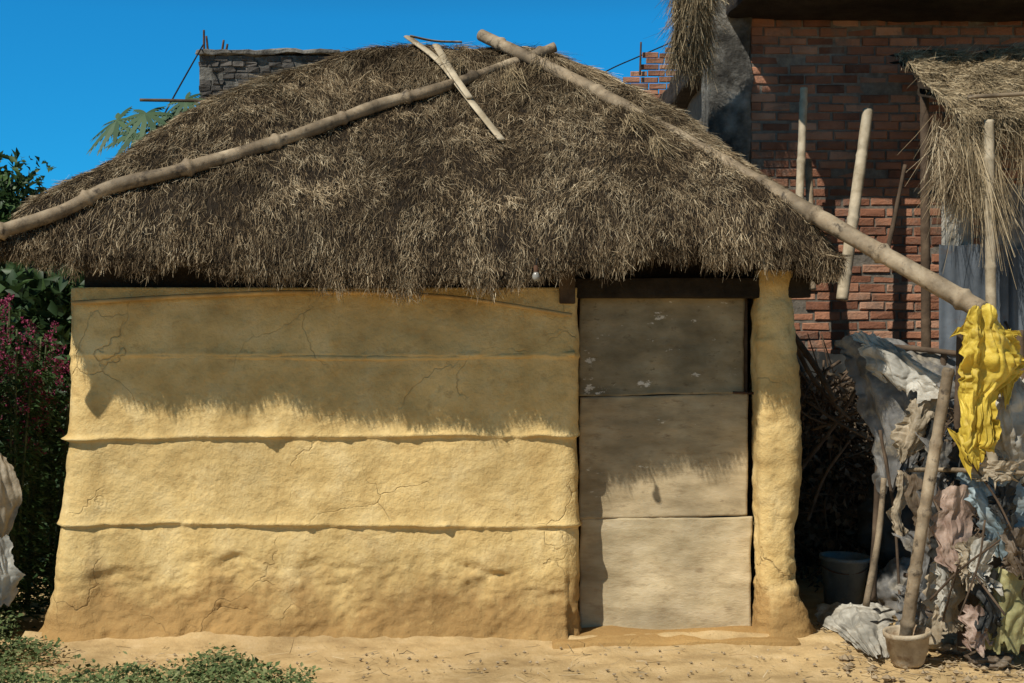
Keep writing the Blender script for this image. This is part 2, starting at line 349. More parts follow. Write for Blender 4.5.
wild=rng.random(N)<.06;ang=np.where(wild,rng.uniform(-2.2,2.2,N),ang)
ca,sa=np.cos(ang),np.sin(ang)
hd=np.stack([down[:,0]*ca-down[:,1]*sa,down[:,0]*sa+down[:,1]*ca],-1)
slope=gxx*hd[:,0]+gyy*hd[:,1]
nrm=np.stack([-gxx,-gyy,np.ones(N)],-1);nrm/=np.linalg.norm(nrm,axis=1)[:,None]
dr=np.stack([hd[:,0],hd[:,1],slope],-1);dr/=np.linalg.norm(dr,axis=1)[:,None]
clump=fbm(sx*16,sy*19,0,71,3)
lift=np.clip((rng.normal(size=N)*.14+.10+.32*clump)*(1-.6*upper),-.1,.8)
dr=dr+nrm*lift[:,None]
L=rng.uniform(.022,.068,N)*(1+2.4*upper*rng.random(N));W=rng.uniform(.0011,.0026,N)
root=np.stack([sx,sy,roofz(sx,sy)],-1)+nrm*(rng.uniform(-.018,.004,N)+.012*clump)[:,None]
bend=rng.normal(size=(N,3))*.006;bend[:,2]-=L*.12*rng.random(N)
rn=np.clip(.51+.38*clump+.22*fbm(sx*3,sy*3,0,73,2)+rng.normal(size=N)*.19-.08*upper+.08*(lift>.35),0,1)
V1,F1,R1=blades(root,dr,L,W,bend,rn)
def fringe(n,fn,out,sd,ls=1.):
    t=rng.random(n);cl=fbm(t*90,0,0,sd,3);cl2=fbm(t*22,0,0,sd+5,3)
    inn=np.abs(rng.normal(size=n))*.05
    p=fn(t,inn);p=p+rng.normal(size=(n,3))*np.array([.010,.010,.010]);p[:,2]-=rng.uniform(0,.09,n)*(1+.5*cl2)*ls
    o=np.array(out)[None,:]
    d=np.array([[0,0,-1.]])+o*rng.uniform(-.1,.8,n)[:,None]*ls+rng.normal(size=(n,3))*.33
    L=rng.uniform(.02,.05,n)*(1+.6*cl)*(1+.4*cl2)*ls
    return blades(p,d,L,rng.uniform(.0013,.0028,n),rng.normal(size=(n,3))*.006,np.clip(.42+.32*cl+rng.normal(size=n)*.2,0,1))
def fl(t,i):
    x=XL+(XR-XL)*t;y=YF+i;return np.stack([x,y,roofz(x,y)],-1)
def fr(t,i):
    y=YF+3.08*t;x=XR-i;return np.stack([x,y,roofz(x,y)],-1)
def fle(t,i):
    y=YF+3.08*t;x=XL+i;return np.stack([x,y,roofz(x,y)],-1)
parts=[(V1,F1,R1),fringe(64000,fl,(0,-1,0),3),fringe(11000,fr,(1,0,0),13,.65),fringe(11000,fle,(-1,0,0),23)]
off=0;VV=[];FF=[];RR=[]
for v,f,r in parts: VV.append(v);FF.append(f+off);RR.append(r);off+=len(v)
th=mk("thatch",np.concatenate(VV),np.concatenate(FF),m_straw,roof,False,np.concatenate(RR))
th.matrix_parent_inverse=Matrix.Identity(4)
box("lintel",(.30,.04,1.72),(1.50,.18,1.82),m_dwood,hut,.008,.006,6)
box("gap_board",(-2.16,.07,1.772),(.22,.20,2.06),m_dwood,hut,.006,.006,6)  # dark boards added to fill the eave gap, standing in for shade
box("gap_board",(-2.18,.21,1.772),(-2.04,2.2,2.06),m_dwood,hut,.006,.006,6)
box("gap_board",(.325,.19,1.83),(1.40,.30,2.08),m_dwood,hut,.006)
box("door_jamb",(.235,-.035,1.69),(.315,.04,1.90),m_wood,hut,.008,.006,4)
pole("bamboo_rail",[P(72,303,-.06),P(190,296,-.065),P(320,292,-.065),P(450,297,-.065),P(572,315,-.06)],.012,.010,m_rail,hut,node=.3,step=.015)
pole("bamboo_rail",[P(84,355,.004),P(250,357,.002),P(400,358,.002),P(575,354,-.0)],.015,.014,m_mud,hut,node=.3,step=.015,wob=.3)
for i in range(11):
    x=-2.1+i*.345
    pole("rafter",[(x,-.36,1.90),(x+.02,.35,2.05)],.018,.018,m_dwood,hut,seg=8)
door=box("door",(.345,.225,.02),(1.215,.245,1.72),m_wood,hut,.004)
def panel(x0,x1,z0,z1,Y,mat,seed,tilt=0):
    nu,nv=70,54;u,v=np.meshgrid(np.linspace(0,1,nu),np.linspace(0,1,nv))
    x=x0+(x1-x0)*u+.010*fbm(v*3,0,0,seed+4);z=z0+(z1-z0)*v+.010*fbm(u*3,0,0,seed)+tilt*(u-.5)
    y=Y+.014*fbm(u*2.5,v*2,0,seed+1)+.005*fbm(u*8,v*8,0,seed+2)-.010*np.exp(-(v/.05)**2)
    fr_=np.stack([x,y,z],-1).reshape(-1,3);bk=fr_+np.array([0,.012,0])
    f=gridf(nu,nv);n=nu*nv
    b=[*range(nu)]+[i*nu+nu-1 for i in range(1,nv)]+[(nv-1)*nu+j for j in range(nu-2,-1,-1)]+[i*nu for i in range(nv-2,0,-1)]
    b=np.array(b);b2=np.roll(b,-1)
    o=mk("door_panel",np.concatenate([fr_,bk]),np.concatenate([f,f[:,::-1]+n,np.stack([b,b+n,b2+n,b2],-1)]),mat,door);o.matrix_parent_inverse=Matrix.Identity(4)
panel(.348,1.195,1.230,1.76,.205,m_door[0],1,.01)
panel(.348,1.212,.600,1.227,.200,m_door[1],2,.02)
panel(.348,1.228,-.01,.596,.194,m_door[2],3,.01)
pole("door_latch",[(1.13,.165,1.24),(1.24,.16,1.235)],.006,.006,m_rust,door,seg=8).matrix_parent_inverse=Matrix.Identity(4)
box("threshold",(.20,-.18,-.05),(1.42,.22,.035),m_mud,hut,.03,.03,16,5)

# ---------------------------------------------------------------- poles on roof
def onroof(px,py,r):
    for Y in np.arange(-.6,1.4,.01):
        p=P(px,py,Y)
        if p.z<float(roofz(p.x,max(Y,YF)))+r: return p
    return P(px,py,1.1)
G="weathered bamboo poles weighing down the thatch"
lp=[P(-40,243,-.52)]+[onroof(a,b,.04) for a,b in ((55,214),(110,190),(180,170),(290,135),(376,106),(440,88))]+[P(510,64,.84),P(555,47,.90)]
lp[2]=lp[2]+Vector((0,0,.012));lp[4]=lp[4]+Vector((0,0,-.012))
pole("bamboo_pole",lp,.036,.028,m_bam,None,"crooked knotty bamboo pole lying diagonally on the thatched roof","bamboo pole",G,node=.44,step=.012,wob=.12,seg=14,knot=.45)
A=np.array(P(481,35,1.05));B=np.array(P(850,238,-.45));D=B-A
pole("bamboo_pole",[A,A+D*.33+np.array([0,0,.035]),A+D*.66+np.array([0,0,.03]),B+np.array([0,0,.012]),A+D*1.275],.036,.043,m_bam,None,"long thick bamboo pole running down the roof hip past the eave","bamboo pole",G,node=.38,step=.012,seg=14,wob=.08,knot=.25)
G2="split bamboo lashed across the roof ridge"
pole("bamboo_strip",[P(408,37,1.02),onroof(440,62,.05),onroof(470,100,.05),onroof(502,140,.03)],.028,.024,m_bamp,None,"weathered split bamboo strip crossing the roof ridge","bamboo",G2,flat=.35,step=.02)
pole("bamboo_strip",[P(436,45,.98),onroof(452,72,.09),onroof(470,98,.08)],.024,.020,m_bamp,None,"short pale split bamboo strip crossing the roof ridge","bamboo",G2,flat=.35,step=.02)
pole("bamboo_strip",[P(410,36,1.0),P(435,41,1.02),P(462,42,1.02)],.018,.015,m_bam,None,"weathered split bamboo strip along the roof ridge","bamboo",G2,flat=.35,step=.02)
for c,d,n in ((onroof(512,75,.03),(.1,-.4,-.7),350),(onroof(632,118,.03),(.35,-.4,-.5),220),(onroof(540,62,.03),(-.1,-.3,-.6),220),(onroof(655,140,.03),(.2,-.4,-.6),140),(onroof(455,62,.04),(-.2,-.4,-.5),150)):
    V,Fq,R=blades(np.array(c)+rng.normal(size=(n,3))*.025,np.array(d)+rng.normal(size=(n,3))*.2,rng.uniform(.06,.22,n),rng.uniform(.0018,.004,n),rng.normal(size=(n,3))*.02,np.clip(rng.normal(size=n)*.2+.42,0,1))
    o=mk("straw_tuft",V,Fq,m_pale,None,False,R);meta(o,"pale loose straw tuft caught under a roof pole","straw","straw tufts on the roof")
bt=thing("light_bulb","small bare dusty light bulb hanging under the thatch edge","light bulb",P(536,276,-.5))
c=P(536,276,-.52)
V,Fs=lathe([(0,-.024),(.010,-.022),(.017,-.012),(.018,0),(.014,.012),(.008,.02)],c,16);mk("bulb",V,Fs,m_bulb,bt)
V,Fs=lathe([(.010,.018),(.011,.045),(.004,.05)],c,12);mk("socket",V,Fs,m_rust,bt)
pole("wire",[c+Vector((0,0,.045)),c+Vector((.01,.1,.09)),c+Vector((.05,.3,.1))],.003,.003,m_cable,bt,seg=6)

# ---------------------------------------------------------------- brick house
YH=2.8
house=thing("brick_house","unfinished red brick house with cement corner and projecting slab","house",(3.2,5.3,0))
box("wall",(1.66,YH,0),(5.6,7.8,3.9),m_mortar,house,.01)
def brickmesh(name,x0,x1,z0,z1,Y,parent,mat=m_brick,seed=0,skip=None,jit=.005,bl=.185,rh=.066):
    r=random.Random(seed);A=Acc();row=0;z=z0
    while z<z1:
        x=x0-(.10 if row%2 else 0)-r.random()*.03
        while x<x1:
            w=bl+r.uniform(-.014,.010)
            a=max(x,x0);b=min(x+w,x1)
            if b-a>.03 and not (skip and skip(a,z,r)):
                j=lambda:r.uniform(-jit,jit)
                y=Y-.009+r.uniform(-.008,.008);h=rh-.010+r.uniform(-.005,.004)
                zc=z+.006*math.sin(x*3+row)+r.uniform(-.002,.002)
                ff=[(a+.006+j(),y+j(),zc+.006+j()),(b-.006+j(),y+j(),zc+.006+j()),(b-.006+j(),y+j(),zc+h-.006+j()),(a+.006+j(),y+j(),zc+h-.006+j())]
                bk=[(a,Y+.02,zc),(b,Y+.02,zc),(b,Y+.02,zc+h),(a,Y+.02,zc+h)]
                md=[(a,y+.010,zc),(b,y+.010,zc),(b,y+.010,zc+h),(a,y+.010,zc+h)]
                V=ff+md+bk;Fs=[[0,1,2,3]]
                for k in range(2):
                    for i in range(4):
                        p=k*4+i;q=k*4+(i+1)%4;Fs.append([q,p,p+4,q+4])
                A.add(V,Fs,min(1,max(0,r.gauss(.5,.28))))
            x+=w+.011
        z+=rh;row+=1
    return A.make(name,mat,parent,False)
brickmesh("brickwork",1.665,4.6,0,3.90,YH,house,seed=2,skip=lambda a,z,r:r.random()<.025)
box("column",(1.37,YH-.03,0),(1.663,3.2,4.1),m_cem,house,.02,.035,26,3,9)
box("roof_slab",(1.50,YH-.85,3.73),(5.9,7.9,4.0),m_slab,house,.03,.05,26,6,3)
box("side_wall",(1.40,3.202,0),(1.657,7.8,3.0),m_mortar,house,.01)
lw=thing("brick_wall","low ruined brick wall with stepped broken top","wall",(1.6,8.3,0))
box("wall",(1.02,8.36,0),(3.2,8.6,4.2),m_mortar,lw,.01)
brickmesh("brickwork",1.02,1.9,3.0,4.75,8.35,lw,seed=8,skip=lambda a,z,r: z>4.2+(a-1.0)*.75+.1*r.random())
def hang(name,x0,x1,Y0,Y1,z0,z1,n,Lr,mat,label,cat,parent=None,seed=0,tone=.5,w=(.003,.006),dirv=(0,-.15,-1),spr=.16):
    t=rng.random(n);u=rng.random(n)
    root=np.stack([x0+(x1-x0)*t,Y0+(Y1-Y0)*u,z0+(z1-z0)*u+.03*rng.normal(size=n)],-1)
    cl=fbm(t*12*(x1-x0)+seed,u*2,0,seed,3)
    root[:,0]+=.03*cl;root[:,1]-=.04*np.abs(cl)
    dd=np.array([dirv])+rng.normal(size=(n,3))*spr;dd[:,0]+=.3*cl
    V,Fq,R=blades(root,dd,rng.uniform(Lr[0],Lr[1],n)*(1+.7*cl),rng.uniform(w[0],w[1],n),rng.normal(size=(n,3))*.035,np.clip(tone+.3*cl+rng.normal(size=n)*.2,0,1))
    o=mk(name,V,Fq,mat,parent,False,R)
    if parent is None: meta(o,label,cat)
    return o
hang("straw_bundle",1.08,1.33,2.1,2.5,4.3,3.42,7000,(.08,.28),m_pale,"ragged dry straw bundle draped over a wall corner","straw",seed=5,tone=.46,w=(.002,.0045),spr=.26)

shed=thing("shed","rough lean-to shed with ragged pale thatch and tin sheets","shed",(3.0,1.9,0))
rp=np.array([[2.56,2.45,3.44],[4.6,2.45,3.52],[4.6,1.3,2.92],[2.66,1.3,2.80]])
nu,nv=60,40;u,v=np.meshgrid(np.linspace(0,1,nu),np.linspace(0,1,nv))
S=(1-v)[...,None]*((1-u)[...,None]*rp[0]+u[...,None]*rp[1])+v[...,None]*((1-u)[...,None]*rp[3]+u[...,None]*rp[2])
S[...,2]+=.05*fbm(u*8,v*5,0,91);S[...,0]+=.10*fbm(v*4,0,0,92)*(u<.05)
topv=S.reshape(-1,3);f=gridf(nu,nv);n=nu*nv
srf=mk("roof",np.concatenate([topv,topv-np.array([0,0,.05])]),np.concatenate([f,f[:,::-1]+n]),m_thb,shed)
n=36000;t=rng.random(n);s=rng.random(n)
base=(1-s)[:,None]*((1-t)[:,None]*rp[0]+t[:,None]*rp[1])+s[:,None]*((1-t)[:,None]*rp[3]+t[:,None]*rp[2])
cl=fbm(t*30,s*12,0,95,3);base[:,2]+=.05*fbm(t*8,s*5,0,91)+.01+.02*cl
dd=np.array([[.25,-1.35,-.75]])+rng.normal(size=(n,3))*.38;dd[:,0]+=.9*cl;dd[:,2]+=np.clip(rng.normal(size=n)*.2,-.2,.5)
L=rng.uniform(.05,.15,n)
be=rng.normal(size=(n,3))*.02;be[:,2]-=L*.3*s
V,Fq,R=blades(base,dd,L,rng.uniform(.0018,.004,n),be,np.clip(.55+.4*cl+rng.normal(size=n)*.2,0,1))
o=mk("thatch",V,Fq,m_pale,srf,False,R);o.matrix_parent_inverse=Matrix.Identity(4)
for a in ((2.62,3.9,1.27,1.4,2.78,2.84,3600,(.04,.20),m_pale,7,.52,(.2,-.1,-1),.3),(2.55,2.74,1.3,1.6,2.50,2.85,1300,(.10,.36),m_straw,9,.62,(-.12,-.1,-1),.24),(2.66,2.86,1.25,1.35,2.62,2.8,500,(.25,.6),m_pale,13,.5,(.03,-.05,-1),.14),(2.95,3.4,1.25,1.35,2.75,2.8,600,(.15,.5),m_pale,17,.5,(.1,-.05,-1),.2)):
    h1=hang("thatch",a[0],a[1],a[2],a[3],a[4],a[5],a[6],a[7],a[8],None,None,srf,seed=a[9],tone=a[10],dirv=a[11],w=(.0018,.004),spr=a[12]);h1.matrix_parent_inverse=Matrix.Identity(4)
pole("roof_stick",[P(968,97,1.15),P(1060,92,1.15)],.013,.013,m_bam,shed)
pole("post",[(2.83,1.24,0),(2.80,1.24,2.80)],.034,.030,m_bamp,shed,node=.35,step=.015)
pole("post",[(4.4,1.34,0),(4.4,1.34,2.85)],.04,.035,m_bam,shed,node=.35,step=.02)
pole("post",[(2.72,2.2,0),(2.70,2.2,3.2)],.035,.03,m_wood,shed,node=.35,step=.02)
def corr(name,x0,x1,z0,z1,Y,mat,parent,pitch=.076,amp=.011,tx=0):
    nu=int((x1-x0)/.008);nv=24;u,v=np.meshgrid(np.linspace(x0,x1,nu),np.linspace(z0,z1,nv))
    y=Y+amp*np.sin(u/pitch*2*math.pi)+.012*fbm(u*3,v*3,0,int(x0*10))+tx*(v-z0)
    z=v+.02*fbm(u*9,v*0,0,int(x0*10)+3)
    return mk(name,np.stack([u,y,z],-1).reshape(-1,3),gridf(nu,nv),mat,parent)
corr("metal_sheet",2.56,2.98,1.42,2.08,1.42,m_tin,shed,amp=.004)
corr("metal_sheet",2.99,3.9,1.35,2.05,1.46,m_tin,shed)
corr("metal_sheet",2.62,3.9,.0,1.40,1.75,m_tin,shed)
corr("metal_sheet",2.60,2.79,2.05,2.36,1.50,m_wht,shed,amp=.006)
corr("metal_sheet",2.84,3.3,2.0,2.46,1.52,m_gry,shed,amp=.006)

G3="bamboo poles leaning against the brick house"
pole("bamboo_pole",[P(795,285,2.35),P(800,190,2.45),P(804,88,2.55)],.032,.026,m_bamp,None,"pale upright bamboo pole standing against brick wall","bamboo pole",G3,node=.35,step=.015,wob=.06)
pole("bamboo_pole",[P(842,300,2.2),P(855,205,2.3),P(868,110,2.45)],.042,.036,m_bamp,None,"thick pale bamboo pole leaning against brick wall","bamboo pole",G3,node=.4,step=.015,wob=.06)
pole("bamboo_pole",[P(812,290,2.4),P(810,205,2.5),P(808,160,2.6)],.028,.026,m_bam,None,"short dark bamboo pole standing against brick wall","bamboo pole",G3,node=.35,step=.015)
pole("wooden_stick",[P(885,262,1.9),P(893,225,2.0),P(905,165,2.1)],.018,.013,m_wood,None,"dark crooked stick leaning against brick wall","stick",G3,wob=.2)

# ---------------------------------------------------------------- clutter
def cloth(name,rows,mat,label,cat,amp=.03,fr=9,seed=0,nu=110,nv=110,rag=.05,parent=None,group=None,fs=1.0,crum=.35):
    R=[np.array([list(p) for p in r]) for r in rows];us=np.linspace(0,1,nu);vs=np.linspace(0,1,nv)
    RR_=np.array([np.stack([np.interp(us,np.linspace(0,1,len(r)),r[:,k]) for k in range(3)],-1) for r in R])
    k=np.linspace(0,1,len(R));S=np.zeros((nv,nu,3))
    for i in range(nu):
        for c in range(3): S[:,i,c]=np.interp(vs,k,RR_[:,i,c])
    for _ in range(8):
        S[1:-1]=(S[:-2]+2*S[1:-1]+S[2:])/4
    U,V_=np.meshgrid(us,vs)
    du=np.gradient(S,axis=1);dv=np.gradient(S,axis=0);nr=np.cross(du,dv);nr/=np.linalg.norm(nr,axis=2)[...,None]+1e-9
    w=fbm(U*1.6,V_*1.3,0,seed,2)
    ph=U*fr*1.5+w*4+V_*fbm(U*2,0,0,seed+2,2)*4
    fold=1-np.abs(np.sin(ph))*1.6
    fold2=np.sin(ph*2.3+V_*3+1)
    def ridge(f,s): return 1-np.abs(vn(U*f*fs+w*1.5,V_*f*.6*fs+w,0,s))*2.2
    env=.35+.65*np.clip(V_*1.6,0,1)
    d=amp*(.75*fold*env+.18*fold2*env+crum*(.6*ridge(3.3,seed+3)+.4*ridge(7,seed+4)+.2*ridge(13,seed+5)))
    S=S+nr*d[...,None]
    dvn=dv/(np.linalg.norm(dv,axis=2)[...,None]+1e-9);dun=du/(np.linalg.norm(du,axis=2)[...,None]+1e-9)
    for sgn,dist in ((-1,V_),(1,1-V_)):
        S=S+sgn*dvn*(np.exp(-dist/.2)*rag*(1 if sgn>0 else .4)*fbm(U*7,0,sgn,seed+8,4))[...,None]
    for sgn,dist in ((-1,U),(1,1-U)):
        S=S+sgn*dun*(np.exp(-dist/.25)*rag*fbm(V_*7,0,sgn,seed+11,4))[...,None]
    o=mk(name,S.reshape(-1,3),gridf(nu,nv),mat,parent)
    if parent is None: meta(o,label,cat,group)
    return o
def rowsP(*r): return [[P(*p) for p in q] for q in r]
cloth("tarpaulin",rowsP([(838,340,.25),(880,334,.15),(948,352,.0)],[(846,362,.2),(895,362,.0),(954,372,-.1)],[(860,400,.15),(905,396,-.1),(950,398,-.12)],[(868,445,.15),(905,442,-.1),(940,432,-.08)],[(878,484,.1),(893,490,-.05),(907,474,-.02)]),m_gry,"crumpled grey and beige tarpaulin hanging over a stick fence","tarpaulin",.035,5,3,rag=.10,crum=.8)
cloth("plastic_sheet",rowsP([(846,334,.06),(872,332,.0),(900,344,-.08)],[(860,346,-.02),(885,348,-.10),(918,360,-.20)],[(868,368,-.02),(892,374,-.18),(942,382,-.26)],[(880,376,-.04),(900,388,-.18),(926,398,-.24)]),m_wht,"dirty white plastic sheet folded over the tarpaulin","plastic sheet",.018,5,23,rag=.08,crum=.9)
cloth("plastic_sheet",rowsP([(905,398,-.18),(925,396,-.22),(944,400,-.22)],[(900,425,-.18),(918,425,-.26),(935,425,-.22)],[(893,455,-.16),(905,458,-.22),(915,452,-.18)]),m_bge,"beige plastic sheet tucked into the tarpaulin","plastic sheet",.018,4,27,rag=.06,crum=.7)
cloth("yellow_cloth",rowsP([(958,326,-.90),(976,303,-.95),(994,306,-.92),(1012,328,-.86)],[(951,348,-.84),(975,338,-.96),(997,336,-.94),(1022,344,-.85)],[(959,374,-.82),(975,378,-.93),(1000,370,-.91),(1020,366,-.84)],[(962,402,-.8),(974,412,-.9),(988,405,-.88),(1002,394,-.84)],[(949,432,-.78),(966,448,-.86),(984,448,-.86),(1000,436,-.84)],[(958,458,-.78),(968,470,-.82),(982,466,-.82),(992,452,-.80)]),m_yel,"bright yellow torn plastic cloth draped over the pole end","cloth",.024,5,7,170,170,rag=.13,crum=1.2,fs=1.5)
cloth("yellow_cloth",rowsP([(985,322,-.78),(1004,328,-.8),(1024,340,-.78)],[(990,355,-.76),(1010,358,-.8),(1026,360,-.78)],[(992,390,-.76),(1006,402,-.8),(1018,388,-.78)]),m_yel,"small torn yellow plastic strip behind the pole end","cloth",.018,4,17,80,80,rag=.10,crum=.9)
def blob(name,c,r,mat,label,cat,seed,amp=.3,group=None):
    nu,nv=72,54;a,b=np.meshgrid(np.linspace(0,2*np.pi,nu,endpoint=False),np.linspace(0.02,np.pi-.02,nv))
    D=np.stack([np.sin(b)*np.cos(a),np.sin(b)*np.sin(a),np.cos(b)],-1)
    rg=lambda f,s:.35-np.abs(vn(D[...,0]*f,D[...,1]*f,D[...,2]*f,s))
    k=1+amp*(fbm(D[...,0]*2,D[...,1]*2,D[...,2]*2,seed,2)+.7*rg(2.5,seed+4)+.35*rg(5,seed+5)+.2*rg(10,seed+6))
    V=D*k[...,None]*np.array(r)+np.array(c)
    o=mk(name,V.reshape(-1,3),gridf(nu,nv,True),mat);meta(o,label,cat,group);return o
GB="discarded sacks heaped by the stick fence"
cloth("plastic_sack",rowsP([(990,382,-.6),(1010,374,-.66),(1045,366,-.6)],[(986,410,-.62),(1010,405,-.76),(1050,400,-.65)],[(992,445,-.62),(1015,445,-.76),(1050,440,-.65)],[(1002,470,-.6),(1018,474,-.68),(1050,465,-.6)]),m_wht,"white plastic sack hung on the stick fence","sack",.028,5,31,group=GB,rag=.09,crum=.8)
cloth("plastic_sheet",rowsP([(955,474,-.60),(985,470,-.65),(1030,470,-.6)],[(960,500,-.62),(990,500,-.72),(1035,495,-.65)],[(978,530,-.62),(1000,528,-.74),(1040,520,-.65)],[(990,556,-.6),(1006,560,-.7),(1030,552,-.62)]),m_blu,"torn pale blue plastic sheet hung on the fence","plastic sheet",.022,5,37,rag=.09,crum=.8)
GR="faded rags hung on the stick fence"
rr=random.Random(11)
mats=[(m_pnk,"faded pinkish rag"),(m_brn,"dirty brown rag"),(m_bge,"beige rag"),(m_gry,"grey dusty rag"),(m_wht,"torn whitish rag"),(m_grn,"greenish yellow rag"),(m_drk,"nearly black rag added as gap shade")]  # nearly black rags are added to darken the gaps between cloths
spots_=[(955,525,42,80,0,-.62),(968,592,60,66,1,-.40),(925,566,44,70,3,-.30),(950,604,40,56,2,-.50),(1010,604,60,80,5,-.62),(926,512,34,74,1,-.30),(940,472,34,60,3,-.35),(984,562,36,52,4,-.68),(958,452,26,60,6,-.55),(910,610,30,50,3,-.25),(1018,548,36,50,1,-.72),(978,628,36,40,0,-.62),(938,545,18,70,6,-.45),(900,500,16,60,2,-.05),(990,600,26,60,6,-.66),(930,440,24,50,6,-.2),(965,560,26,40,2,-.66),(1006,500,30,34,6,-.74),(945,585,20,44,4,-.56),(1000,470,44,26,2,-.80)]
for i,(cx,cy,w_,h_,mi,Yb) in enumerate(spots_):
    rows=[]
    for t in (0,.35,.7,1):
        k=1-.5*t*rr.random();sh=rr.uniform(-6,6)
        rows.append([(cx-w_/2*k+sh,cy-h_/2+h_*t+rr.uniform(-6,6),Yb),(cx+sh,cy-h_/2+h_*t+rr.uniform(-4,7),Yb-.05),(cx+w_/2*k+sh,cy-h_/2+h_*t+rr.uniform(-6,6),Yb)])
    cloth("rag",rowsP(*rows),mats[mi][0],mats[mi][1]+" hanging on the stick fence","rag",.017,rr.uniform(3,6),200+i*7,70,70,rag=.06,group=GR,crum=.7)
blob("sack",P(1000,622,-.40),(.17,.13,.13),m_grn,"greenish yellow sack slumped on the ground","sack",3,group=GB)
blob("sack",P(1036,590,-.5),(.12,.12,.16),m_wht,"white crumpled plastic sack on the heap","sack",5,group=GB)
blob("sack",P(960,638,-.25),(.15,.12,.08),m_bge,"flattened beige sack lying on the ground","sack",8,group=GB)
blob("sack",P(990,660,-.55),(.10,.09,.04),m_brn,"small brown bundle lying on bare ground","sack",12,group=GB)
blob("sack",P(934,606,.1),(.16,.14,.12),m_brn,"dirty brown sack behind the pot","sack",15,group=GB)
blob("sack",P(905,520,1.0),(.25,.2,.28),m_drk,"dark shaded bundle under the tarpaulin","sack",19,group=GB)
blob("sack",P(905,590,.7),(.16,.16,.16),m_gry,"grey dusty bundle in the shade","sack",25,group=GB)
def gp(px,py,h):
    d=(CAMZ-h)*F/(py-341.5);return P(px,py,d+CAMY)
cloth("woven_sack",[[gp(812,604,.06),gp(850,602,.14),gp(890,606,.10)],[gp(818,616,.05),gp(858,612,.13),gp(898,618,.10)],[gp(838,634,.04),gp(866,632,.10),(gp(892,636,.06))],[gp(858,650,.03),gp(878,656,.05),gp(888,658,.03)]],m_wht,"dirty white woven sack crumpled on the ground","sack",.02,5,53,rag=.08,crum=.8)
cloth("woven_sack",[[gp(930,634,.03),gp(950,630,.08),gp(985,632,.05)],[gp(938,652,.03),gp(960,648,.08),gp(990,650,.04)]],m_bge,"flat beige sack scrap on bare soil","sack",.015,5,57,crum=.8)
fence=thing("stick_fence","rough fence of crooked sticks carrying old cloths","fence",(2.0,-.3,0))
for pts,r in (([P(962,650,-.45),P(957,500,-.48),P(960,330,-.5)],.020),([P(1019,650,-.6),P(1024,480,-.62),P(1020,330,-.62)],.022),([P(872,600,.15),P(878,480,.12),P(884,350,.1)],.02),([P(934,610,0),P(938,480,0),P(944,350,-.02)],.018)):
    pole("post",pts,r,r*.85,m_wood,fence,wob=.2,seg=9,seed=int(r*1000))
pole("rail",[P(872,345,.1),P(945,352,-.05),P(1040,366,-.62)],.016,.014,m_wood,fence,wob=.2)
pole("rail",[P(905,470,0),P(958,470,-.66),P(1040,474,-.72)],.013,.011,m_bam,fence,wob=.2)
pole("rail",[P(905,575,0),P(960,585,-.44),P(1040,575,-.70)],.014,.012,m_wood,fence,wob=.2)
pole("bamboo_stick",[P(904,648,-.54),P(924,515,-.66),P(949,368,-.70)],.033,.026,m_bam,None,"brown bamboo stick standing in a cream pot leaning on the fence","stick",node=.28,step=.012,knot=.2,wob=.08)
pole("wooden_stick",[P(866,606,-.1),P(878,540,-.1),P(884,478,-.1)],.020,.015,m_bam,None,"short leaning stick propped beside a bucket","stick",wob=.15)
GS="thin sticks poking from the rubbish"
for a,b,r in (((925,480,-.4),(1005,615,-.85),.008),((940,630,-.5),(960,560,-.75),.006),((795,345,.9),(850,420,.7),.016),((800,470,1.0),(862,380,.9),.014),((790,330,.9),(835,400,.6),.022),((805,400,.8),(870,440,.6),.011),((812,430,.9),(880,400,.6),.010),((808,520,1.0),(850,440,.9),.012),((985,520,-.80),(960,615,-.78),.006),((970,460,-.78),(1012,530,-.85),.007),((930,600,-.6),(1000,540,-.85),.007),((880,430,.0),(900,600,-.1),.010)):
    p=P(*a);q=P(*b);m=(p+q)/2+Vector((random.uniform(-.04,.04),0,random.uniform(-.03,.03)))
    pole("wooden_stick",[p,m,q],r,r*.7,m_wood,None,"thin crooked dry stick among old cloths","stick",GS,wob=.2,seg=7)
Ab=Acc();r=random.Random(5)
for i in range(330):
    c=Vector((r.uniform(1.75,3.1),r.uniform(1.35,2.2),r.uniform(.1,1.3)));d=Vector((r.gauss(0,1),r.gauss(0,.6),r.gauss(.2,.8))).normalized()*r.uniform(.15,.4)
    V,Fs=tube([c-d,c+Vector((r.gauss(0,.03),r.gauss(0,.03),r.gauss(0,.03))),c+d],r.uniform(.004,.012),.003,seg=5,step=.08);Ab.add(V,Fs,r.random())
o=Ab.make("brushwood",m_wood);meta(o,"tangled dark dry brushwood pile beside the hut","brushwood",kind="stuff")
n=4000;c=np.stack([rng.uniform(1.75,3.1,n),rng.uniform(1.4,2.3,n),rng.uniform(0,1.3,n)],-1)
V,Fq,R=leaves(c,rng.normal(size=(n,3)),rng.normal(size=(n,3)),rng.uniform(.03,.08,n),rng.uniform(.02,.05,n),rng.random(n)*.7)
o=mk("dry_leaves",V,Fq,m_brn,None,False,R);meta(o,"dead brown leaves caught in the brushwood","leaves",kind="stuff")
cloth("shade_backing",[[(1.5,2.4,1.45),(2.3,2.4,1.42),(3.3,2.4,1.45)],[(1.5,2.4,.8),(2.3,2.35,.8),(3.3,2.4,.8)],[(1.5,2.35,.0),(2.3,2.3,.0),(3.3,2.35,.0)]],m_drk,"dark dusty sheet added as shade behind the brushwood","tarpaulin",.05,12,61)  # dark sheet added to stand in for deep shade behind the clutter
bc=gp(843,611,0.0)
bk=thing("bucket","dark grey plastic bucket with rim standing on the ground","bucket",bc)
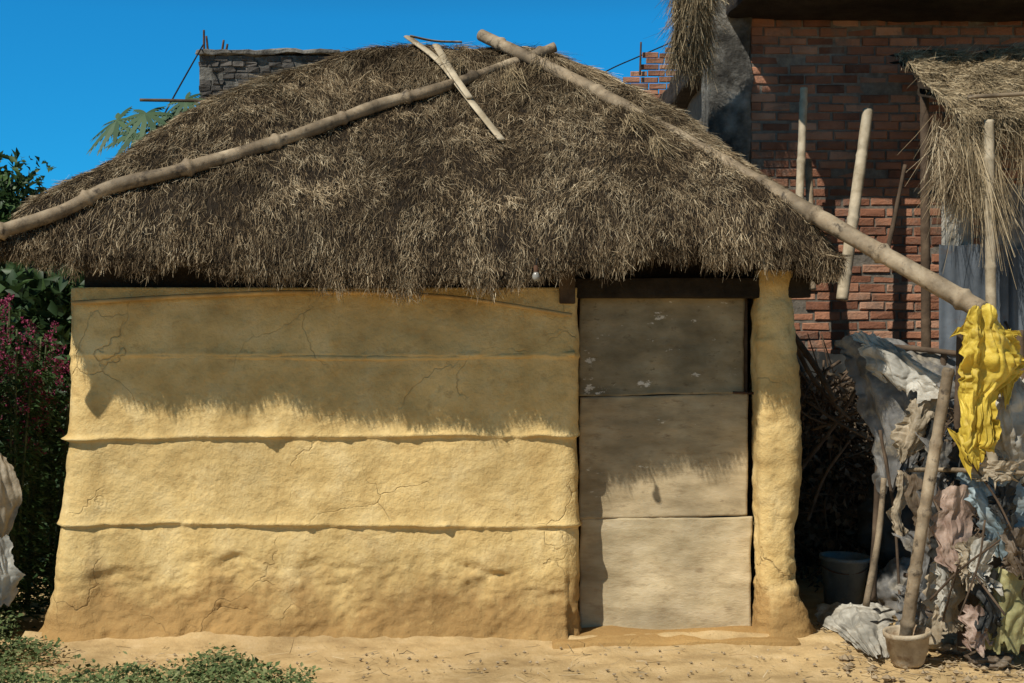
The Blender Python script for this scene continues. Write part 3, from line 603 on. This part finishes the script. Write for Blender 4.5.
V,Fs=lathe([(0,.0),(.095,.0),(.101,.01),(.130,.285),(.140,.287),(.142,.31),(.133,.312),(.125,.30),(.097,.02),(0,.015)],bc,32,(.03,.03));mk("body",V,Fs,m_bkt,bk)
h=[bc+Vector((.140*math.cos(a),-.03-.13*math.sin(a)*.75,.285-.06*math.sin(a))) for a in np.linspace(0,math.pi,9)]
pole("handle",h,.004,.004,m_rust,bk,seg=6)
pt=thing("pot","cream mud splashed plastic pot holding a stick","pot",gp(908,664,0))
pc=gp(908,664,0.01)
V,Fs=lathe([(0,0),(.068,0),(.075,.008),(.088,.06),(.092,.062),(.100,.135),(.108,.137),(.109,.158),(.100,.16),(.094,.15),(.082,.06),(0,.05)],pc,30,(.05,-.06),.006,4);mk("body",V,Fs,m_pot,pt)
V,Fs=lathe([(0,.055),(.05,.105),(.085,.10)],pc,20,(.05,-.06),.012,9);mk("soil",V,Fs,m_soil,pt)
Ag=Acc();r=random.Random(8)
for i in range(700):
    if r.random()<.7: x,y=r.uniform(1.5,2.6),r.uniform(-.9,.5)
    else: x,y=r.uniform(-2.5,1.5),r.uniform(-.9,-.16)
    s=r.uniform(.004,.011)*(2.4 if x>1.5 and r.random()<.25 else 1)
    V=np.array([(1,0,0),(-1,0,0),(0,1,0),(0,-1,0),(0,0,.7),(0,0,-.7)],float)*s*(1+np.array([[r.uniform(-.3,.4)] for _ in range(6)]))
    th_=r.random()*6;V=V@np.array([[math.cos(th_),-math.sin(th_),0],[math.sin(th_),math.cos(th_),0],[0,0,1]])+np.array([x,y,.010+s*.3])
    Ag.add(V,[[0,2,4],[2,1,4],[1,3,4],[3,0,4],[2,0,5],[1,2,5],[3,1,5],[0,3,5]],r.random())
o=Ag.make("pebbles",m_stone,None,False);meta(o,"scattered small earth clods and pebbles","pebbles",kind="stuff")
n=900;xx=np.where(rng.random(n)<.8,rng.uniform(1.5,2.7,n),rng.uniform(-2.5,1.5,n));yy=rng.uniform(-.9,.4,n)
yy=np.where(xx<1.5,rng.uniform(-.9,-.2,n),yy)
dd=np.stack([rng.normal(size=n),rng.normal(size=n),rng.normal(size=n)*.1],-1)
V,Fq,R=blades(np.stack([xx,yy,np.full(n,.022)],-1),dd,rng.uniform(.03,.10,n),rng.uniform(.002,.004,n),rng.normal(size=(n,3))*.01,rng.random(n))
o=mk("straw_litter",V,Fq,m_pale,None,False,R);meta(o,"loose bits of straw lying on the ground","straw",kind="stuff")

# ---------------------------------------------------------------- plants
n=24000
x=rng.uniform(-3.2,-.85,n);y=rng.uniform(-1.3,-.16,n)
dens=.6*fbm(x*3,y*3,0,77,3)+.55-(x+2.6)*.28-(y+.85)*.85+np.where(x<-2.4,.4,0)
k=rng.random(n)<np.clip(dens*1.5,0,1);x=x[k];y=y[k];n=len(x)
hgt=np.clip(rng.random(n)*(.045+.09*np.clip(dens[k],0,1)+.07*(x<-2.4)),0,1)
nr=rng.normal(size=(n,3))*.45+np.array([0,-.2,1])
dr=rng.normal(size=(n,3))*np.array([1,1,.35])+np.array([0,0,.25])
V,Fq,R=leaves(np.stack([x,y,.012+hgt],-1),dr,nr,rng.uniform(.014,.040,n),rng.uniform(.009,.022,n),np.clip(rng.normal(size=n)*.27+.55,0,1))
o=mk("weeds",V,Fq,m_weed,None,False,R);meta(o,"low green weeds creeping over bare soil","weeds",kind="stuff")
def plant(x,y,H,seed,label):
    r=np.random.default_rng(seed);T=thing("flowering_plant",label,"plant",(x,y,0),"magenta flowering plants beside the hut")
    tops=[];A_=Acc()
    for s in range(4):
        a=r.uniform(0,6.28);hh=H*r.uniform(.75,1);p=[(x,y,0),(x+.06*math.cos(a),y+.06*math.sin(a),hh*.5),(x+.13*math.cos(a),y+.13*math.sin(a),hh)]
        V,Fs=tube(p,.011,.005,seg=7,step=.06);A_.add(V,Fs);tops.append(p)
    A_.make("stem",m_stem,T)
    cs=[];ds=[]
    for p in tops:
        C=catmull(p,.02)
        for q in range(330):
            c=C[r.integers(int(len(C)*.04),len(C))];a=r.uniform(0,6.28);rr=r.uniform(.0,.12)
            cs.append(c+np.array([rr*math.cos(a),rr*math.sin(a),r.normal()*.03]));ds.append([math.cos(a),math.sin(a),r.uniform(-.7,.35)])
    n=len(cs);cs=np.array(cs);ds=np.array(ds)
    V,Fq,R=leaves(cs,ds,np.array([[0,0,1.]])+r.normal(size=(n,3))*.3,r.uniform(.03,.085,n),r.uniform(.012,.03,n),r.random(n)*.9);mk("foliage",V,Fq,m_leaf,T,False,R)
    cs=[];ds=[]
    for p in tops:
        e_=np.array(p[-1])
        for k in range(8):
            a=r.uniform(0,6.28);st=e_+np.array([r.normal()*.07,r.normal()*.07,-r.uniform(-.03,.45)]);L=r.uniform(.05,.10)
            for q in range(34):
                t=r.random();ang=r.uniform(0,6.28);w=.015*(1-.6*t)
                cs.append(st+np.array([.04*t*math.cos(a)+w*math.cos(ang),.04*t*math.sin(a)+w*math.sin(ang),L*t]));ds.append([math.cos(ang),math.sin(ang),.6])
    n=len(cs);V,Fq,R=leaves(np.array(cs),np.array(ds),r.normal(size=(n,3)),r.uniform(.010,.022,n),r.uniform(.007,.014,n),r.random(n));mk("flower",V,Fq,m_mag,T,False,R)
for i,(x,y,H) in enumerate(((-2.62,.34,1.74),(-2.78,.12,1.74),(-2.66,.7,1.7),(-2.95,.25,1.65),(-2.85,.85,1.75),(-3.2,.5,1.7),(-2.62,.98,1.7),(-2.62,.16,1.5))):
    plant(x,y,H,100+i,"tall leafy plant with magenta flower spikes beside a mud wall")
n=17000;c=np.stack([rng.uniform(-5.5,-2.5,n),rng.uniform(1.4,3.2,n),2.0*rng.random(n)**.8],-1);c[:,2]*=1+.1*fbm(c[:,0]*3,c[:,1]*3,0,5)
V,Fq,R=leaves(c,rng.normal(size=(n,3)),rng.normal(size=(n,3)),rng.uniform(.08,.16,n),rng.uniform(.05,.09,n),rng.random(n)*.8)
o=mk("hedge",V,Fq,m_leaf,None,False,R);meta(o,"dense dark green hedge added as dark backdrop behind the hut","hedge")  # leaf mass added to give a dark background beside the hut
def tree(x,y,H,cr,cz,n,label,seed):
    r=np.random.default_rng(seed);T=thing("tree",label,"tree",(x,y,0));A_=Acc()
    V,Fs=tube([(x,y,-.05),(x+.05,y,H*.4),(x,y+.05,H*.75)],.11,.05,seg=10,step=.1,wob=.1);A_.add(V,Fs)
    ce=[]
    for i in range(20):
        a=r.uniform(0,6.28);d=r.uniform(.3,1)*cr;e_=np.array([x+d*math.cos(a),y+d*math.sin(a),cz+r.uniform(-.8,.42)*cr*.7])
        V,Fs=tube([(x,y,H*.5),(x+.4*(e_[0]-x),y+.4*(e_[1]-y),H*.6),e_],.035,.01,seg=6,step=.1);A_.add(V,Fs);ce.append(e_)
    A_.make("trunk",m_bark,T)
    cs=np.concatenate([e_+np.clip(r.normal(size=(n//20,3)),-1.8,1.8)*np.array([.22,.22,.14])*cr for e_ in ce]);n=len(cs)
    V,Fq,R=leaves(cs,r.normal(size=(n,3))+np.array([0,0,-.2]),r.normal(size=(n,3))*.6+np.array([0,0,1]),r.uniform(.06,.12,n),r.uniform(.035,.06,n),r.random(n)**.7);mk("crown",V,Fq,m_leaf,T,False,R)
tree(-4.42,4.6,2.6,.95,2.48,13000,"dark green leafy tree behind the thatched roof",5)
def papaya(x,y,H,seed,spots_):
    T=thing("papaya_tree","slender papaya tree with large lobed leaves","tree",(x,y,0));r=np.random.default_rng(seed)
    V,Fs=tube([(x,y,-.05),(x+.04,y,H*.5),(x,y,H)],.07,.045,seg=10,step=.08);mk("trunk",V,Fs,m_bark,T)
    A_=Acc();LV=[];LF=[];LR=[];off=0
    for (tx,ty,tz,sz) in spots_:
        c=np.array([tx,ty,tz]);V,Fs=tube([(x,y,H-.03),((x+tx)/2,(y+ty)/2,(H+tz)/2+.06),c],.010,.005,seg=6,step=.05);A_.add(V,Fs)
        az=math.atan2(ty-y,tx-x)
        tiltv=np.array([r.normal()*.25,-.55,0])
        for l in range(9):
            a=az+(l-4)*.60;d0=np.array([math.cos(a),math.sin(a),0]);d0[2]=-.15+.9*d0[1]+tiltv[0]*d0[0];L=sz*(1-.05*abs(l-4))
            side=np.array([-math.sin(a),math.cos(a),.9*math.cos(a)])
            nn=7;rib=[c+d0*L*t+np.array([0,0,-.15*L*t*t]) for t in np.linspace(0,1,nn)]
            vs=[];fs_=[]
            for i,pn in enumerate(rib):
                w=L*.085*math.sin(math.pi*min(1,.12+i/(nn-1)*.88))+.002;vs+= [pn-side*w,pn,pn+side*w]
            for i in range(nn-1):
                b=i*3;fs_+= [[b,b+1,b+4,b+3],[b+1,b+2,b+5,b+4]]
            for i in range(2,nn-1):
                for sg in (-1,1):
                    pn=rib[i];tip=pn+(side*sg*.22+d0*.24)*L*(1-.1*i)+np.array([0,0,-.02]);k=len(vs)
                    vs+=[rib[i-1],tip,rib[i]];fs_.append([k,k+1,k+2])
            LV.append(np.array(vs));LF+= [[q+off for q in f_] for f_ in fs_];LR.append(np.full(len(vs),r.random()));off+=len(vs)
    A_.make("leaf_stalk",m_stem,T);mk("crown",np.concatenate(LV),LF,m_pap,T,False,np.concatenate(LR))
bx=P(150,135,4.2)
sp=[]
for (px,py,sz) in ((118,120,.25),(146,114,.24),(186,100,.20),(135,134,.26),(172,114,.22),(160,128,.24)):
    q=P(px,py,4.2+random.uniform(-.3,.2));sp.append((q.x,q.y,q.z,sz))
papaya(bx.x,4.5,bx.z-.1,3,sp)

st=thing("sack_on_stake","grey and white sack hung on a short stake","sack",(-2.74,.02,0))
pole("stake",[(-2.72,.04,0),(-2.70,.04,1.0)],.018,.016,m_wood,st)
cloth("cloth",rowsP([(-50,440,.05),(-15,446,.0),(4,455,.05)],[(-50,480,.05),(-10,480,-.06),(18,472,.02)],[(-50,520,.05),(-5,520,-.06),(19,510,.02)],[(-50,560,.05),(-8,560,-.04),(8,545,.02)]),m_bge,None,None,.018,4,71,60,60,rag=.03,parent=st,crum=.8)
cloth("cloth",rowsP([(-50,540,.0),(-10,540,-.08),(10,535,-.02)],[(-50,575,.0),(-5,575,-.1),(19,572,-.02)],[(-50,600,.0),(-6,608,-.08),(12,600,-.0)]),m_wht,None,None,.018,4,73,60,60,rag=.04,parent=st,crum=.8)

# ---------------------------------------------------------------- background house
bh=thing("concrete_house","unfinished blackened block house with parapet and rebar","house",(-3.0,12,0))
x0=P(199,60,8.86).x;x1=P(338,60,8.86).x
box("wall",(x0,8.9,0),(x1+.1,14,4.30),m_cem,bh,.01)
m_blk=M("blackened_block",[(.1,(.035,.03,.027)),(.5,(.10,.09,.078)),(.95,(.24,.21,.18))],attr="rnd",amix=.25,scale=6,bump=1,bscale=20,bdist=.03,var=.6,varscale=4)
ztop=P(0,50,8.86).z
box("parapet",(x0,8.87,4.28),(x1,9.1,ztop-.06),m_cem,bh,.01)
brickmesh("brickwork",x0,x1,3.0,ztop-.08,8.86,bh,m_blk,seed=4,skip=lambda a,z,r:r.random()<.12,jit=.014,bl=.13)
box("coping",(x0-.02,8.80,ztop-.05),(x1+.02,9.15,ztop+.0),m_cem,bh,.012,.05,16,3,7)
for px,h in ((204,30),(208,36),(222,40),(226,44)):
    a=P(px,52,9.0);b=P(px+random.uniform(-2,2),h,9.0);pole("rebar",[a,b],.014,.012,m_rust,bh,seg=6)
pole("wooden_stick",[P(140,100,4.0),P(200,101,4.0),P(262,103,4.0)],.014,.012,m_wood,None,"thin dry stick laid behind the roof ridge","stick",wob=.2)
pole("utility_cable",[P(140,160,6),P(172,100,7),P(203,45,8.9)],.009,.009,m_cable,None,"thin black cable running up to the rooftop","cable",seg=6)
pole("utility_cable",[P(560,100,8),P(605,72,8.2),P(640,56,8.4),P(700,30,8.6)],.008,.008,m_cable,None,"thin black cable strung between buildings","cable",seg=6)
pole("wooden_stick",[P(640,75,8.3),P(641,42,8.3)],.012,.010,m_wood,None,"thin stick standing on the ruined wall","stick",seg=6)

# ---------------------------------------------------------------- light, world, camera
tr=Vector((.88,1.0,-1.53)).normalized()
sun=bpy.data.lights.new("sun",'SUN');sun.energy=5;sun.angle=math.radians(.5);sun.color=(1,.955,.87)
so=bpy.data.objects.new("sun",sun);so.rotation_euler=tr.to_track_quat('-Z','Y').to_euler();so.location=(-4,-5,8);scene.collection.objects.link(so)
w=bpy.data.worlds.new("World");scene.world=w;w.use_nodes=True;nt=w.node_tree
sky=nt.nodes.new("ShaderNodeTexSky");sky.sky_type='NISHITA';sky.sun_disc=False
sky.sun_elevation=math.asin(-tr.z);sky.sun_rotation=math.atan2(-tr.x,-tr.y)%(2*math.pi)
sky.air_density=1;sky.dust_density=.2;sky.ozone_density=2
hs=nt.nodes.new("ShaderNodeHueSaturation");hs.inputs["Saturation"].default_value=1.25
tc=nt.nodes.new("ShaderNodeTexCoord");ad=nt.nodes.new("ShaderNodeVectorMath");ad.operation='ADD';ad.inputs[1].default_value=(0,0,.12)
nm=nt.nodes.new("ShaderNodeVectorMath");nm.operation='NORMALIZE'
nt.links.new(tc.outputs["Generated"],ad.inputs[0]);nt.links.new(ad.outputs[0],nm.inputs[0]);nt.links.new(nm.outputs[0],sky.inputs["Vector"])
nt.links.new(sky.outputs[0],hs.inputs["Color"])
# sky tint by height: azure band low down, dimmed overhead to lower ambient light
sx_=nt.nodes.new("ShaderNodeSeparateXYZ");nt.links.new(tc.outputs["Generated"],sx_.inputs[0])
cr=nt.nodes.new("ShaderNodeValToRGB");cr.color_ramp.elements[0].position=.22;cr.color_ramp.elements[0].color=(.12,.90,1.08,1)
cr.color_ramp.elements[1].position=.36;cr.color_ramp.elements[1].color=(.24,.165,.10,1)
nt.links.new(sx_.outputs[2],cr.inputs[0])
mx=nt.nodes.new("ShaderNodeMix");mx.data_type='RGBA';mx.blend_type='MULTIPLY';mx.inputs[0].default_value=1
nt.links.new(hs.outputs[0],mx.inputs[6]);nt.links.new(cr.outputs[0],mx.inputs[7])
bg=nt.nodes["Background"];bg.inputs[1].default_value=.14;nt.links.new(mx.outputs[2],bg.inputs[0])
cam=bpy.data.cameras.new("camera");cam.lens=50;cam.sensor_width=36;cam.clip_end=2000
co=bpy.data.objects.new("camera",cam);co.location=(0,CAMY,CAMZ);co.rotation_euler=(math.radians(90),0,0);scene.collection.objects.link(co);scene.camera=co
scene.view_settings.view_transform='Standard';scene.view_settings.look='None';scene.view_settings.exposure=0
